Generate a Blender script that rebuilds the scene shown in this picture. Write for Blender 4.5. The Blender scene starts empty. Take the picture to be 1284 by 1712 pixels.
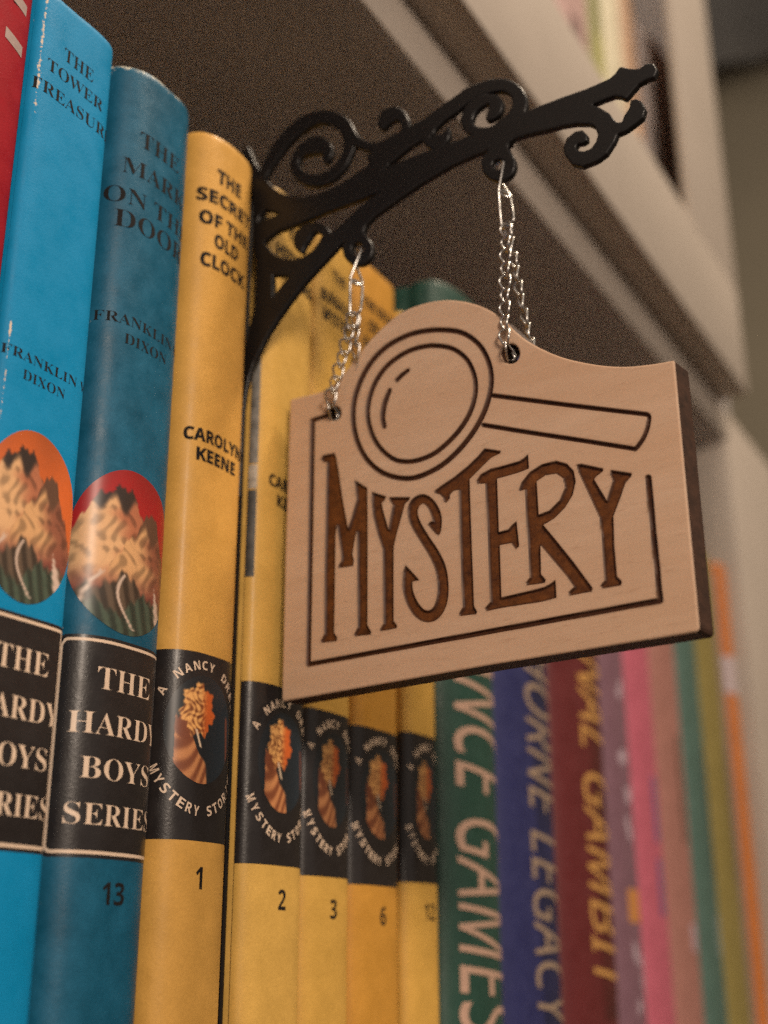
import bpy, bmesh, math, random
import numpy as np
from mathutils import Matrix, Vector
random.seed(4); np.random.seed(4)
MM = 0.001
SC = bpy.context.scene
COL = SC.collection

# ------------------------------------------------------------------ camera
CAM = np.array([0.0, -0.155, 0.0195])
RIGHT = Vector((0.50465342, -0.86331807, -0.00261512))
UP = Vector((-0.29141188, -0.17319489, 0.94078831))
FWD = Vector((0.81265247, 0.47400997, 0.33898453))
FPX, PX, PY = 2074.0, 642.0, 856.0          # focal length and centre of a 1284 px wide frame
cam_data = bpy.data.cameras.new("camera")
cam = bpy.data.objects.new("camera", cam_data)
COL.objects.link(cam)
m = Matrix((RIGHT, UP, -FWD)).transposed().to_4x4()
m.translation = Vector(CAM)
cam.matrix_world = m
cam_data.sensor_fit = 'HORIZONTAL'
cam_data.sensor_width = 36.0
cam_data.lens = 36.0 * FPX / 1284.0
cam_data.clip_start = 0.01
cam_data.clip_end = 60.0
cam_data.dof.use_dof = True
cam_data.dof.focus_distance = 0.232
cam_data.dof.aperture_fstop = 13.0
SC.camera = cam

# ------------------------------------------------------------------ light
world = bpy.data.worlds.new("World")
SC.world = world
world.use_nodes = True
bg = world.node_tree.nodes["Background"]
bg.inputs[0].default_value = (1.0, 0.85, 0.73, 1)
bg.inputs[1].default_value = 0.42

def area(name, loc, target, size, power, col):
    l = bpy.data.lights.new(name, 'AREA')
    l.shape = 'DISK'; l.size = size; l.energy = power; l.color = col
    o = bpy.data.objects.new(name, l); COL.objects.link(o)
    o.location = loc
    o.rotation_euler = (Vector(target) - Vector(loc)).to_track_quat('-Z', 'Y').to_euler()
    return o
area("ceiling_lamp", (0.62, -0.56, 1.62), (0.25, 0, 0.12), 0.26, 27.0, (1.0, 0.82, 0.62))
area("room_lamp", (-0.50, -0.78, 0.42), (0.20, 0, 0.12), 0.22, 8.6, (1.0, 0.82, 0.66))
SC.view_settings.view_transform = 'Standard'
SC.view_settings.look = 'None'
SC.view_settings.exposure = 0.10
SC.view_settings.gamma = 1.0
SC.cycles.use_denoising = False
SC.cycles.use_adaptive_sampling = True
SC.cycles.adaptive_threshold = 0.05
SC.cycles.adaptive_min_samples = 24

# ------------------------------------------------------------------ materials
def s2l(c):
    return tuple(((v / 255) / 12.92 if v / 255 <= 0.04045 else ((v / 255 + 0.055) / 1.055) ** 2.4) for v in c)
class NT:
    def __init__(s, name):
        s.m = bpy.data.materials.new(name); s.m.use_nodes = True
        s.t = s.m.node_tree; s.b = s.t.nodes["Principled BSDF"]
    def n(s, typ, **kw):
        nd = s.t.nodes.new(typ)
        for k, v in kw.items(): setattr(nd, k, v)
        return nd
    def l(s, a, b): s.t.links.new(a, b)
    def coords(s, scale=(1, 1, 1)):
        tc = s.n('ShaderNodeTexCoord'); mp = s.n('ShaderNodeMapping'); mp.inputs['Scale'].default_value = scale
        s.l(tc.outputs['Object'], mp.inputs['Vector']); return mp.outputs[0]
    def noise(s, vec, scale, detail=4, rough=0.6):
        nz = s.n('ShaderNodeTexNoise'); nz.inputs['Scale'].default_value = scale
        nz.inputs['Detail'].default_value = detail; nz.inputs['Roughness'].default_value = rough
        s.l(vec, nz.inputs['Vector']); return nz.outputs['Fac']
    def ramp(s, fac, a, b, c0=(0, 0, 0), c1=(1, 1, 1)):
        r = s.n('ShaderNodeValToRGB'); e = r.color_ramp.elements
        e[0].position = a; e[1].position = b; e[0].color = (*c0, 1); e[1].color = (*c1, 1)
        s.l(fac, r.inputs['Fac']); return r.outputs['Color']
    def mix(s, fac, a, b, mode='MIX'):
        x = s.n('ShaderNodeMix', data_type='RGBA', blend_type=mode)
        for sock, v in ((x.inputs[0], fac), (x.inputs[6], a), (x.inputs[7], b)):
            if isinstance(v, (int, float)): sock.default_value = v
            elif isinstance(v, tuple): sock.default_value = (*v, 1)
            else: s.l(v, sock)
        return x.outputs[2]
    def bump(s, h, strength, dist):
        b = s.n('ShaderNodeBump'); b.inputs['Strength'].default_value = strength; b.inputs['Distance'].default_value = dist
        s.l(h, b.inputs['Height']); s.l(b.outputs[0], s.b.inputs['Normal'])

def mat_cover(name, col, rough=0.38, spec=0.5, mottle=0.14, wear=(0.62, 0.5, 0.38), scuff=0.12, coat=0.0):
    """printed book cloth / laminated board; the 'wear' attribute holds rubbed edges"""
    t = NT(name); v = t.coords()
    n1 = t.noise(v, 130, 5); n2 = t.noise(v, 1800, 3, 0.7)
    dark = tuple(c * (1 - mottle) for c in col); lite = tuple(min(1, c * (1 + mottle) + 0.004) for c in col)
    c = t.ramp(n1, 0.3, 0.7, dark, lite)
    c = t.mix(t.ramp(n2, 0.35, 0.75, (0, 0, 0), (scuff, scuff, scuff)), c, tuple(x * 0.55 for x in col))
    a = t.n('ShaderNodeAttribute', attribute_name='wear')
    nz = t.noise(v, 700, 5, 0.75)
    add = t.n('ShaderNodeMath', operation='ADD'); t.l(a.outputs['Fac'], add.inputs[0]); t.l(nz, add.inputs[1])
    w = t.ramp(add.outputs[0], 0.90, 1.18)
    c = t.mix(w, c, wear)
    t.l(c, t.b.inputs['Base Color'])
    t.b.inputs['Roughness'].default_value = rough
    t.l(t.ramp(t.noise(v, 260, 4), 0.3, 0.7, (rough * .8,) * 3, (min(1, rough * 1.25),) * 3), t.b.inputs['Roughness'])
    t.b.inputs['Specular IOR Level'].default_value = spec
    if coat:
        t.b.inputs['Coat Weight'].default_value = coat; t.b.inputs['Coat Roughness'].default_value = 0.18
    t.bump(n2, 0.25, 0.0002)
    return t.m
def mat_ink(name, col, rough=0.45, fade=0.25):
    t = NT(name); v = t.coords()
    c = t.ramp(t.noise(v, 900, 4, 0.7), 0.35, 0.8, col, tuple(min(1, x * (1 + fade) + 0.015 * fade) for x in col))
    t.l(c, t.b.inputs['Base Color']); t.b.inputs['Roughness'].default_value = rough
    return t.m
def mat_plain(name, col, rough=0.6, var=0.1, scale=60, bump=0.0):
    t = NT(name); v = t.coords(); n = t.noise(v, scale, 5)
    t.l(t.ramp(n, 0.3, 0.7, tuple(c * (1 - var) for c in col), tuple(min(1, c * (1 + var)) for c in col)), t.b.inputs['Base Color'])
    t.b.inputs['Roughness'].default_value = rough
    if bump: t.bump(t.noise(v, scale * 12, 3), bump, 0.0003)
    return t.m
def mat_paint_attr(name, rough=0.4, coat=0.0):
    t = NT(name); a = t.n('ShaderNodeAttribute', attribute_name='print')
    v = t.coords()
    c = t.mix(t.ramp(t.noise(v, 1500, 3, .7), .35, .75, (0, 0, 0), (.10,) * 3), a.outputs['Color'], (.06, .04, .03))
    t.l(c, t.b.inputs['Base Color']); t.b.inputs['Roughness'].default_value = rough
    return t.m
def mat_wood():
    t = NT("maple_with_laser_burn")
    v = t.coords((1, 1, 1)); vs = t.coords((60, 420, 60))
    g1 = t.noise(vs, 1.0, 6, 0.65); vs2 = t.coords((9, 70, 9)); g2 = t.noise(vs2, 1.0, 4, 0.55)
    base = t.ramp(g1, 0.3, 0.72, (0.56, 0.380, 0.255), (0.64, 0.445, 0.310))
    base = t.mix(t.ramp(g2, 0.35, 0.7, (0, 0, 0), (.8, .8, .8)), base, (0.55, 0.345, 0.215))
    fl = t.noise(t.coords((190, 1500, 190)), 1.0, 4, .65)
    base = t.mix(t.ramp(fl, 0.58, 0.75, (0, 0, 0), (.6, .6, .6)), base, (0.37, 0.215, 0.13))
    a = t.n('ShaderNodeAttribute', attribute_name='burn')
    nb = t.noise(t.coords((330, 430, 330)), 1.0, 6, .75)
    burnt = t.ramp(nb, 0.30, 0.75, (0.028, 0.009, 0.004), (0.075, 0.026, 0.009))
    lt = t.n('ShaderNodeAttribute', attribute_name='scorch')
    burnt = t.mix(lt.outputs['Fac'], burnt, t.ramp(nb, 0.28, 0.72, (0.040, 0.012, 0.004), (0.190, 0.064, 0.014)))
    c = t.mix(a.outputs['Fac'], base, burnt)
    e = t.n('ShaderNodeAttribute', attribute_name='char')
    c = t.mix(e.outputs['Fac'], c, t.ramp(nb, .3, .8, (0.018, 0.009, 0.006), (0.075, 0.034, 0.020)))
    t.l(c, t.b.inputs['Base Color'])
    t.b.inputs['Roughness'].default_value = 0.55; t.b.inputs['Specular IOR Level'].default_value = 0.3
    t.bump(fl, 0.2, 0.00015)
    return t.m
def mat_black_acrylic():
    t = NT("glossy_black_acrylic"); v = t.coords()
    t.b.inputs['Base Color'].default_value = (0.007, 0.006, 0.006, 1)
    t.l(t.ramp(t.noise(v, 220, 4), .3, .7, (.36,) * 3, (.42,) * 3), t.b.inputs['Roughness'])
    t.b.inputs['Specular IOR Level'].default_value = 0.32
    return t.m
def mat_silver():
    t = NT("silver_wire"); t.b.inputs['Metallic'].default_value = 1
    t.b.inputs['Base Color'].default_value = (0.52, 0.50, 0.47, 1); t.b.inputs['Roughness'].default_value = 0.30
    return t.m
PAPER = mat_plain("cream_paper", (0.55, 0.44, 0.30), 0.85, 0.12, 300)
INK = mat_ink("black_ink", (0.010, 0.008, 0.008), 0.8)
INK.node_tree.nodes["Principled BSDF"].inputs["Specular IOR Level"].default_value = 0.12
CREAM = mat_ink("cream_ink", (0.62, 0.47, 0.35), fade=0.1)
WOOD = mat_wood(); ACRYL = mat_black_acrylic(); SILVER = mat_silver()
PRINT = mat_paint_attr("printed_picture")

# ------------------------------------------------------------------ object helpers
def link(o, parent=None):
    COL.objects.link(o)
    if parent: o.parent = parent
    return o
def empty(name, loc, label, cat, group=None):
    o = link(bpy.data.objects.new(name, None)); o.location = loc; o.empty_display_size = 0.01
    o['label'] = label; o['category'] = cat
    if group: o['group'] = group
    return o
def meshobj(name, verts, faces, mat, parent=None, smooth=True, angle=35, attrs=None, base=None):
    """verts in world metres; stored relative to the parent thing's origin"""
    v = np.asarray(verts, float)
    off = np.zeros(3)
    if parent is not None:
        p = parent
        while p is not None: off += np.array(p.location); p = p.parent
    v = v - off
    me = bpy.data.meshes.new(name); me.from_pydata(v.tolist(), [], faces)
    me.validate(); me.materials.append(mat)
    if smooth:
        me.polygons.foreach_set('use_smooth', [True] * len(me.polygons))
        me.set_sharp_from_angle(angle=math.radians(angle))
    for k, (typ, data) in (attrs or {}).items():
        a = me.attributes.new(k, typ, 'POINT')
        a.data.foreach_set('color' if typ == 'FLOAT_COLOR' else 'value', np.asarray(data, float).ravel())
    me.update()
    return link(bpy.data.objects.new(name, me), parent)
def box(name, x0, x1, y0, y1, z0, z1, mat, parent=None, bev=0.4):
    """bevelled box, millimetres"""
    bm = bmesh.new()
    bmesh.ops.create_cube(bm, size=1)
    off = Vector((0, 0, 0)); p = parent
    while p is not None: off += Vector(p.location); p = p.parent
    for v in bm.verts:
        v.co = Vector((x0 if v.co.x < 0 else x1, y0 if v.co.y < 0 else y1, z0 if v.co.z < 0 else z1)) * MM - off
    if bev: bmesh.ops.bevel(bm, geom=bm.edges[:], offset=bev * MM, segments=2, affect='EDGES', profile=0.6)
    me = bpy.data.meshes.new(name); bm.to_mesh(me); bm.free(); me.materials.append(mat)
    for q in me.polygons: q.use_smooth = True
    me.set_sharp_from_angle(angle=math.radians(50))
    return link(bpy.data.objects.new(name, me), parent)
def struct(o):
    o['kind'] = 'structure'; return o

# ------------------------------------------------------------------ book building
ZB = -12.0      # top of the shelf board, mm
class Spine:
    """rounded spine in millimetres; surface y = y0 - s*(1-|u|^p)^q"""
    def __init__(s, xl, xr, y0, sag, z0, z1, p=2.8, q=0.5, lean=0.0):
        s.xl, s.xr, s.y0, s.sag, s.z0, s.z1, s.p, s.q, s.lean = xl, xr, y0, sag, z0, z1, p, q, lean
        s.xc = (xl + xr) / 2; s.hw = (xr - xl) / 2
        th = np.linspace(-1, 1, 241); us = np.sin(th * math.pi / 2)
        xs = us * s.hw; ys = -sag * (1 - np.abs(us) ** p) ** q
        L = np.concatenate([[0], np.cumsum(np.hypot(np.diff(xs), np.diff(ys)))])
        s.L = L - L[120]; s.us = us; s.xs = xs; s.ys = ys
    def at(s, arc, off=0.0):
        """point on the spine at arc length from its middle (array)"""
        arc = np.clip(arc, s.L[0], s.L[-1])
        x = np.interp(arc, s.L, s.xs); y = np.interp(arc, s.L, s.ys)
        d = 0.15
        x1 = np.interp(np.clip(arc - d, s.L[0], s.L[-1]), s.L, s.xs); y1 = np.interp(np.clip(arc - d, s.L[0], s.L[-1]), s.L, s.ys)
        x2 = np.interp(np.clip(arc + d, s.L[0], s.L[-1]), s.L, s.xs); y2 = np.interp(np.clip(arc + d, s.L[0], s.L[-1]), s.L, s.ys)
        tx, ty = x2 - x1, y2 - y1; n = np.hypot(tx, ty) + 1e-9
        return s.xc + x + ty / n * off, s.y0 + y - tx / n * off
    def wrap(s, arc, z, off):
        x, y = s.at(np.asarray(arc, float), off)
        return np.stack([x + s.lean * (np.asarray(z) - 100), y, np.asarray(z, float)], -1) * MM

def spine_mesh(name, sp, mat, parent, wl=0.0, wt=0.0, wr=0.0, wm=0.0, nz=150, seed=0, edge=False):
    NA = 44; rng = np.random.RandomState(seed)
    arcs = np.linspace(sp.L[0], sp.L[-1], NA)
    zs = np.concatenate([[sp.z0], np.linspace(sp.z0 + .6, sp.z1 - 2.4, nz), [sp.z1 - 1.6, sp.z1 - .9, sp.z1 - .35, sp.z1 - .08, sp.z1]])
    inset = np.zeros(len(zs)); inset[-5:] = [0.0, .08, .35, .8, 1.5]; inset[0] = .4
    w = rng.rand(len(zs) // 3 + 2); prof = np.interp(np.arange(len(zs)) / 3, np.arange(len(w)), w)
    V, W = [], []
    halfL = sp.L[-1]
    for i, z in enumerate(zs):
        zz = z + 0 * arcs
        # the head cap dips a little unevenly along its worn rim
        if i >= len(zs) - 5: zz = zz - 0.10 * np.sin(arcs * 0.5 + seed) * (wt > 0) - 0.12 * rng.rand(NA) * (wt > 0)
        P = sp.wrap(arcs * (1 - inset[i] / (halfL * 1.6)), zz, -inset[i] * 0.6)
        V.append(P)
        el = np.exp(-((arcs - (-halfL + 1.8)) / 0.9) ** 2) * wl * (0.35 + 0.9 * prof[i] ** 1.5)
        er = np.exp(-((arcs - (halfL - 2.2)) / 1.0) ** 2) * wr * (0.3 + 0.9 * prof[i])
        et = np.exp(-max(0, sp.z1 - z) / 1.3) * wt
        if edge: el = np.exp(-((arcs - (-halfL + 2.1)) / (0.75 if z > 165 else .50)) ** 2) * (0.47 if z > 168 else (0.46 if prof[i] > .74 else .12))
        W.append(el + er + et + wm)
    n = len(zs); Vt = np.concatenate(V)
    inner = Vt.copy().reshape(n, NA, 3)
    for i in range(n): inner[i] = sp.wrap(arcs * 0.93, zs[i] - (1.0 if i == n - 1 else 0) + 0 * arcs, -2.0)
    Vall = np.concatenate([Vt, inner.reshape(-1, 3)])
    W = np.concatenate([np.concatenate(W), np.zeros(n * NA)])
    F = []; o = n * NA
    for i in range(n - 1):
        for j in range(NA - 1):
            a = i * NA + j; F.append((a, a + 1, a + NA + 1, a + NA))
    for j in range(NA - 1):
        a = (n - 1) * NA + j; F.append((a, a + 1, o + a + 1, o + a)); F.append((j, o + j, o + j + 1, j + 1))
    for i in (0,):
        pass
    for i in range(n - 1):
        for j in (0, NA - 1):
            a = i * NA + j; F.append((a, a + NA, o + a + NA, o + a) if j == 0 else (a, o + a, o + a + NA, a + NA))
    for i in range(n - 1):
        for j in range(NA - 1):
            a = o + i * NA + j; F.append((a, a + NA, a + NA + 1, a + 1))
    return meshobj(name, Vall, F, mat, parent, angle=60, attrs={'wear': ('FLOAT', W)})

def cover_board(name, sp, side, mat, parent, depth=135):
    """a cover board with the hinge groove beside the spine"""
    x = sp.xl if side < 0 else sp.xr
    t = 2.2 * -side
    prof = [(0.0, 0.6), (0.9, 0.15), (2.0, 0.0), (3.6, 0.05), (4.6, 0.55), (5.8, 0.95), (7.2, 0.55), (8.4, 0.08), (10, 0.0), (depth - 1, 0.0), (depth, 0.5)]
    zs = [sp.z0, sp.z0 + .5] + list(np.linspace(sp.z0 + 8, sp.z1 - 8, 12)) + [sp.z1 - .5, sp.z1]
    V = []; n = len(prof)
    for i, z in enumerate(zs):
        e = 0.35 if i in (0, len(zs) - 1) else 0
        for (d, g) in prof: V.append(((x - side * (g + e) + sp.lean * (z - 100)), sp.y0 + 0.2 + d, z))
    o = len(V)
    for z in zs:
        for (d, g) in prof: V.append(((x + t + sp.lean * (z - 100)), sp.y0 + 0.2 + d, z))
    F = []
    nz = len(zs)
    for i in range(nz - 1):
        for j in range(n - 1):
            a = i * n + j; F.append((a, a + n, a + n + 1, a + 1)); F.append((o + a, o + a + 1, o + a + n + 1, o + a + n))
        for j in (0, n - 1):
            a = i * n + j; F.append((a, o + a, o + a + n, a + n))
    for i in (0, nz - 1):
        for j in range(n - 1):
            a = i * n + j; F.append((a, a + 1, o + a + 1, o + a))
    if side > 0: F = [f[::-1] for f in F]
    W = []
    for k in range(2):
        for z in zs:
            for (d, g) in prof: W.append(0.45 if (d < 0.5) else 0.0)
    return meshobj(name, np.array(V) * MM, F, mat, parent, angle=50, attrs={'wear': ('FLOAT', W)})

def make_book(sp, mat, label, depth=135, wl=0.0, wt=0.0, wr=0.0, wm=0.0, seed=0, group=None, name='book', cat='book', edge=False):
    t = empty(name, (sp.xc * MM, sp.y0 * MM, sp.z0 * MM), label, cat, group)
    s = spine_mesh('spine', sp, mat, t, wl, wt, wr, wm, seed=seed, edge=edge)
    cover_board('back_cover', sp, -1, mat, t, depth)
    cover_board('front_cover', sp, 1, mat, t, depth)
    box('page_block', sp.xl + 2.6, sp.xr - 2.6, sp.y0 + 1.0, sp.y0 + depth - 4, sp.z0 + 3, sp.z1 - 4, PAPER, t, 0.3)
    return t, s

# ---- text ----
def uni(s, upper, digit=None, lower=None):
    out = ''
    for c in s:
        if 'A' <= c <= 'Z': out += chr(upper + ord(c) - 65)
        elif digit and c.isdigit(): out += chr(digit + ord(c) - 48)
        else: out += c
    return out
SERIF = lambda s: uni(s, 0x1D400, 0x1D7CE)
SANS = lambda s: uni(s, 0x1D5D4, 0x1D7EC)
SLANT = lambda s: uni(s, 0x1D608)
_cache = {}
def glyphs(s, bold=0.0, rows=0):
    """triangulated text in its own box: verts (n,2) with x 0..1 over the width, y 0..1 over the cap height; returns aspect too"""
    key = (s, bold, rows)
    if key in _cache: return _cache[key]
    if s and 0x1D400 <= ord(s[0]) < 0x1D434 and not bold: bold = -0.010
    c = bpy.data.curves.new('lettering', 'FONT'); c.body = s; c.resolution_u = 4; c.offset = bold
    o = bpy.data.objects.new('lettering', c); COL.objects.link(o)
    dg = bpy.context.evaluated_depsgraph_get()
    me = bpy.data.meshes.new_from_object(o.evaluated_get(dg))
    bpy.data.objects.remove(o); bpy.data.curves.remove(c)
    bm = bmesh.new(); bm.from_mesh(me); bpy.data.meshes.remove(me)
    bmesh.ops.remove_doubles(bm, verts=bm.verts[:], dist=1e-5)
    bmesh.ops.triangulate(bm, faces=bm.faces[:])
    v = np.array([q.co[:2] for q in bm.verts])
    lo, hi = v.min(0), v.max(0)
    # slice so the letters can follow a curve
    W = hi[0] - lo[0]; n = int(max(4, W / 0.16))
    for k in range(1, n):
        g = bm.verts[:] + bm.edges[:] + bm.faces[:]
        bmesh.ops.bisect_plane(bm, geom=g, plane_co=(lo[0] + W * k / n, 0, 0), plane_no=(1, 0, 0), dist=1e-5)
    for k in range(1, rows):
        g = bm.verts[:] + bm.edges[:] + bm.faces[:]
        bmesh.ops.bisect_plane(bm, geom=g, plane_co=(0, hi[1] * k / rows, 0), plane_no=(0, 1, 0), dist=1e-5)
    bm.verts.index_update()
    v = np.array([q.co[:2] for q in bm.verts]); f = [[q.index for q in p.verts] for p in bm.faces]; bm.free()
    v = (v - [lo[0], 0]) / [W, hi[1]]
    r = (v, f, W / hi[1]); _cache[key] = r
    return r
def text(sp, s, cx, base, cap, width, mat, parent, off=0.05, bold=0.0, name='printed_lettering', slope=0.0):
    """horizontal lettering wrapped on the spine; cx = arc position from the spine's middle, mm"""
    v, f, asp = glyphs(s, bold)
    a = cx + (v[:, 0] - .5) * width
    z = base + v[:, 1] * cap + slope * a
    k = (a > sp.L[0] + .6) & (a < sp.L[-1] - .3)
    f = [q for q in f if all(k[i] for i in q)]
    return meshobj(name, sp.wrap(a, z, off), f, mat, parent, smooth=False)
def text_down(sp, s, a0, a1, z0, z1, mat, parent, off=0.12, bold=0.0, slant=0.0, name='printed_lettering'):
    """lettering that reads downwards from z0 to z1, its feet at arc a0 and heads at a1"""
    v, f, asp = glyphs(s, bold, 10)
    a = a0 + v[:, 1] * (a1 - a0); z = z0 + v[:, 0] * (z1 - z0) - slant * v[:, 1]
    return meshobj(name, sp.wrap(a, z, off), f, mat, parent, smooth=False)
def text_arc(sp, s, cx, cz, rx, rz, a0, a1, cap, cw, mat, parent, bottom=False, off=0.09, name='printed_lettering'):
    """letters set one by one round an oval"""
    V, F = [], []
    n = len(s)
    for i, ch in enumerate(s):
        if ch == ' ': continue
        v, f, asp = glyphs(SANS(ch))
        th = math.radians(a0 + (a1 - a0) * i / (n - 1))
        px, pz = cx + rx * math.cos(th), cz + rz * math.sin(th)
        # direction of the baseline
        tx, tz = -rx * math.sin(th), rz * math.cos(th); q = math.hypot(tx, tz)
        sg = 1 if bottom else -1
        tx, tz = sg * tx / q, sg * tz / q
        nx, nz_ = -tz, tx
        w = cw * (0.35 if ch == 'I' else 1.0)
        x = (v[:, 0] - .5) * w; y = v[:, 1] * cap - (cap if bottom else 0)
        a = px + x * tx + y * nx; z = pz + x * tz + y * nz_
        b = len(V); V += sp.wrap(a, z, off).tolist()
        k = (a > sp.L[0] + .4) & (a < sp.L[-1] - .3)
        F += [[b + j for j in q_] for q_ in f if all(k[j] for j in q_)]
    return meshobj(name, V, F, mat, parent, smooth=False)
def patch(sp, a0, a1, z0, z1, mat, parent, off=0.03, name='printed_band', na=40, nzz=2, corner=0.0):
    A = np.linspace(max(a0, sp.L[0]), min(a1, sp.L[-1]), na); V, F = [], []
    rows = []
    for a in A:
        dl = a - A[0]; c = 0
        if corner and dl < corner: c = corner - math.sqrt(max(0, corner ** 2 - (corner - dl) ** 2))
        rows.append((z0 + c * 0.6, z1 - c))
    for i, a in enumerate(A):
        V += sp.wrap(np.array([a, a]), np.array(rows[i]), off).tolist()
    for i in range(na - 1): F.append((2 * i, 2 * i + 2, 2 * i + 3, 2 * i + 1))
    return meshobj(name, V, F, mat, parent, attrs={'wear': ('FLOAT', np.zeros(len(V)))})
def oval_picture(sp, cx, cz, rx, rz, paint, parent, off=0.06, name='printed_oval', n=110, rings=56):
    """an oval printed picture; paint(x,y) gives its pigment colour, x and y run -1..1"""
    V, C, F = [(0, 0)], [], []
    for r in range(1, rings + 1):
        for k in range(n):
            t = 2 * math.pi * k / n; V.append((r / rings * math.cos(t), r / rings * math.sin(t)))
    V = np.array(V)
    for k in range(n): F.append((0, 1 + k, 1 + (k + 1) % n))
    for r in range(rings - 1):
        for k in range(n):
            a = 1 + r * n + k; b = 1 + r * n + (k + 1) % n; F.append((a, a + n, b + n, b))
    C = np.array([[*s2l(paint(x, y)), 1] for x, y in V])
    a = cx + V[:, 0] * rx
    keep = (a > sp.L[0] + .2) & (a < sp.L[-1] - .2)
    F = [f for f in F if all(keep[i] for i in f)]
    return meshobj(name, sp.wrap(a, cz + V[:, 1] * rz, off), F, PRINT, parent, attrs={'print': ('FLOAT_COLOR', C)})
def blob_paint(bgc, blobs, grad=None):
    """abstract soft shapes: (x, y, rx, ry, angle, colour, softness)"""
    def f(x, y):
        c = np.array(bgc(x, y) if callable(bgc) else bgc, float)
        for bx, by, rx, ry, an, col, soft in blobs:
            ca, sa = math.cos(math.radians(an)), math.sin(math.radians(an))
            dx, dy = x - bx, y - by
            u, v = (dx * ca + dy * sa) / rx, (-dx * sa + dy * ca) / ry
            wob = 0.10 * math.sin(7 * dx + 3 * dy + bx * 9) + 0.08 * math.sin(11 * dy - 5 * dx) + 0.07 * math.sin(31 * dx + 17 * dy + by * 5)
            d = math.sqrt(u * u + v * v) + wob
            w = min(1, max(0, (1 + soft - d) / (2 * soft)))
            w = w * w * (3 - 2 * w)
            c = c * (1 - w) + np.array(col, float) * w
        return tuple(c)
    return f

# ------------------------------------------------------------------ the bookcase
M_RAIL = mat_plain("off_white_cabinet_paint", (0.40, 0.345, 0.295), 0.5, 0.05, 25, 0.15)
M_BOARD = mat_plain("shelf_board_paint", (0.43, 0.395, 0.385), 0.6, 0.06, 25, 0.15)
def thing_box(name, label, cat, *a, **k):
    o = box(name, *a, **k); o['label'] = label; o['category'] = cat; return o
shelf = empty('bookcase', (0.1, 0.1, -0.1), 'cream painted bookcase holding the row of books and the shelf above them', 'bookcase')
box('shelf_board', -420, 597, -9.6, 235, ZB - 19, ZB, M_BOARD, shelf, 0.4)
box('edge_band', -420, 596, -11, -9.7, ZB - 19, ZB, M_RAIL, shelf, 0.3)
box('edge_band', -420, 600, -11, -9.7, 270.3, 289.2, M_RAIL, shelf, 0.3)
box('shelf_board', -420, 605, -9.6, 235, 270, 289.4, M_BOARD, shelf, 0.8)
box('back_panel', -420, 600, 235.5, 241, -20, 760, M_BOARD, shelf, 0)
box('side_panel', 606, 624, 8.5, 235, -20, 289.0, M_BOARD, shelf, 0.5)
box('lower_stile', 596.5, 700, -11, 8, -20, 289.0, M_RAIL, shelf, 0.8)
box('top_rail', -420, 591, -26, -8, 289.8, 350, M_RAIL, shelf, 0.9)
box('upper_stile', 512, 591, -26, -22.5, 350.2, 760, M_RAIL, shelf, 0.9)
box('side_panel', 609, 625, -7.5, 235, 289.8, 760, M_BOARD, shelf, 0.5)

# the room beyond the bookcase
wm = mat_plain("olive_brown_wall_paint", (0.17, 0.145, 0.10), 0.8, 0.1, 3)
fm = NT("dark_floor_boards"); _v = fm.coords((1, 8, 1))
fm.l(fm.ramp(fm.noise(_v, 2.0, 6), .3, .7, (0.045, 0.028, 0.018), (0.085, 0.055, 0.036)), fm.b.inputs['Base Color']); fm.b.inputs['Roughness'].default_value = .45
w = box('unseen_floor', -3000, 1895, -3500, 3000, -960, -905, fm.m, None, 0); struct(w)  # out of view, added to block world light from below
w = box('room_wall', 1900, 1960, -2600, 3000, -900, 2600, wm, None, 0); struct(w)
cm = mat_plain("slate_surface", (0.15, 0.145, 0.135), 0.9, 0.15, 4)  # rippled slate sheet standing in for an unidentified dark area
fold = []
ff = []
for i in range(90):
    yy = 0.9 - i * 0.02
    fold.append((1.86 + 0.012 * math.sin(i * 0.9), yy, 1.50)); fold.append((1.86 + 0.012 * math.sin(i * 0.9), yy, 2.5))
for i in range(89): ff.append((2 * i, 2 * i + 1, 2 * i + 3, 2 * i + 2))
o = meshobj('slate_panel', fold, ff, cm); sol = o.modifiers.new('thickness', 'SOLIDIFY'); sol.thickness = 0.008
o['label'] = 'dark slate rippled panel high on the far olive wall, right of the bookcase'; o['category'] = 'curtain'

# ------------------------------------------------------------------ row of books
G_BLUE = 'matching blue hardcovers at the left'
G_YEL = 'matching yellow hardcovers behind the hanging sign'
M_RED = mat_cover("crimson_cover", (0.27, 0.004, 0.012), 0.6, spec=0.1)
M_BRIGHT = mat_cover("bright_blue_cover", (0.002, 0.205, 0.42), 0.5, spec=0.14, mottle=0.06)
M_TEALB = mat_cover("faded_teal_blue_cover", (0.006, 0.086, 0.155), 0.42, spec=0.22, mottle=0.26, scuff=0.3, wear=(0.55, 0.52, 0.42))
M_Y = [mat_cover("yellow_cover_%s" % k, c, 0.46, spec=0.20, mottle=0.10, scuff=0.28, wear=(0.72, 0.56, 0.36), coat=0.04) for k, c in
       (('amber', (0.58, 0.315, 0.070)), ('lemon', (0.56, 0.335, 0.078)), ('straw', (0.54, 0.315, 0.066)), ('ochre', (0.50, 0.245, 0.038)), ('gold', (0.57, 0.33, 0.068)))]
M_BAND = mat_cover("black_printed_band", (0.016, 0.013, 0.013), 0.34, spec=0.3, mottle=0.1, coat=0.12)

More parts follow.
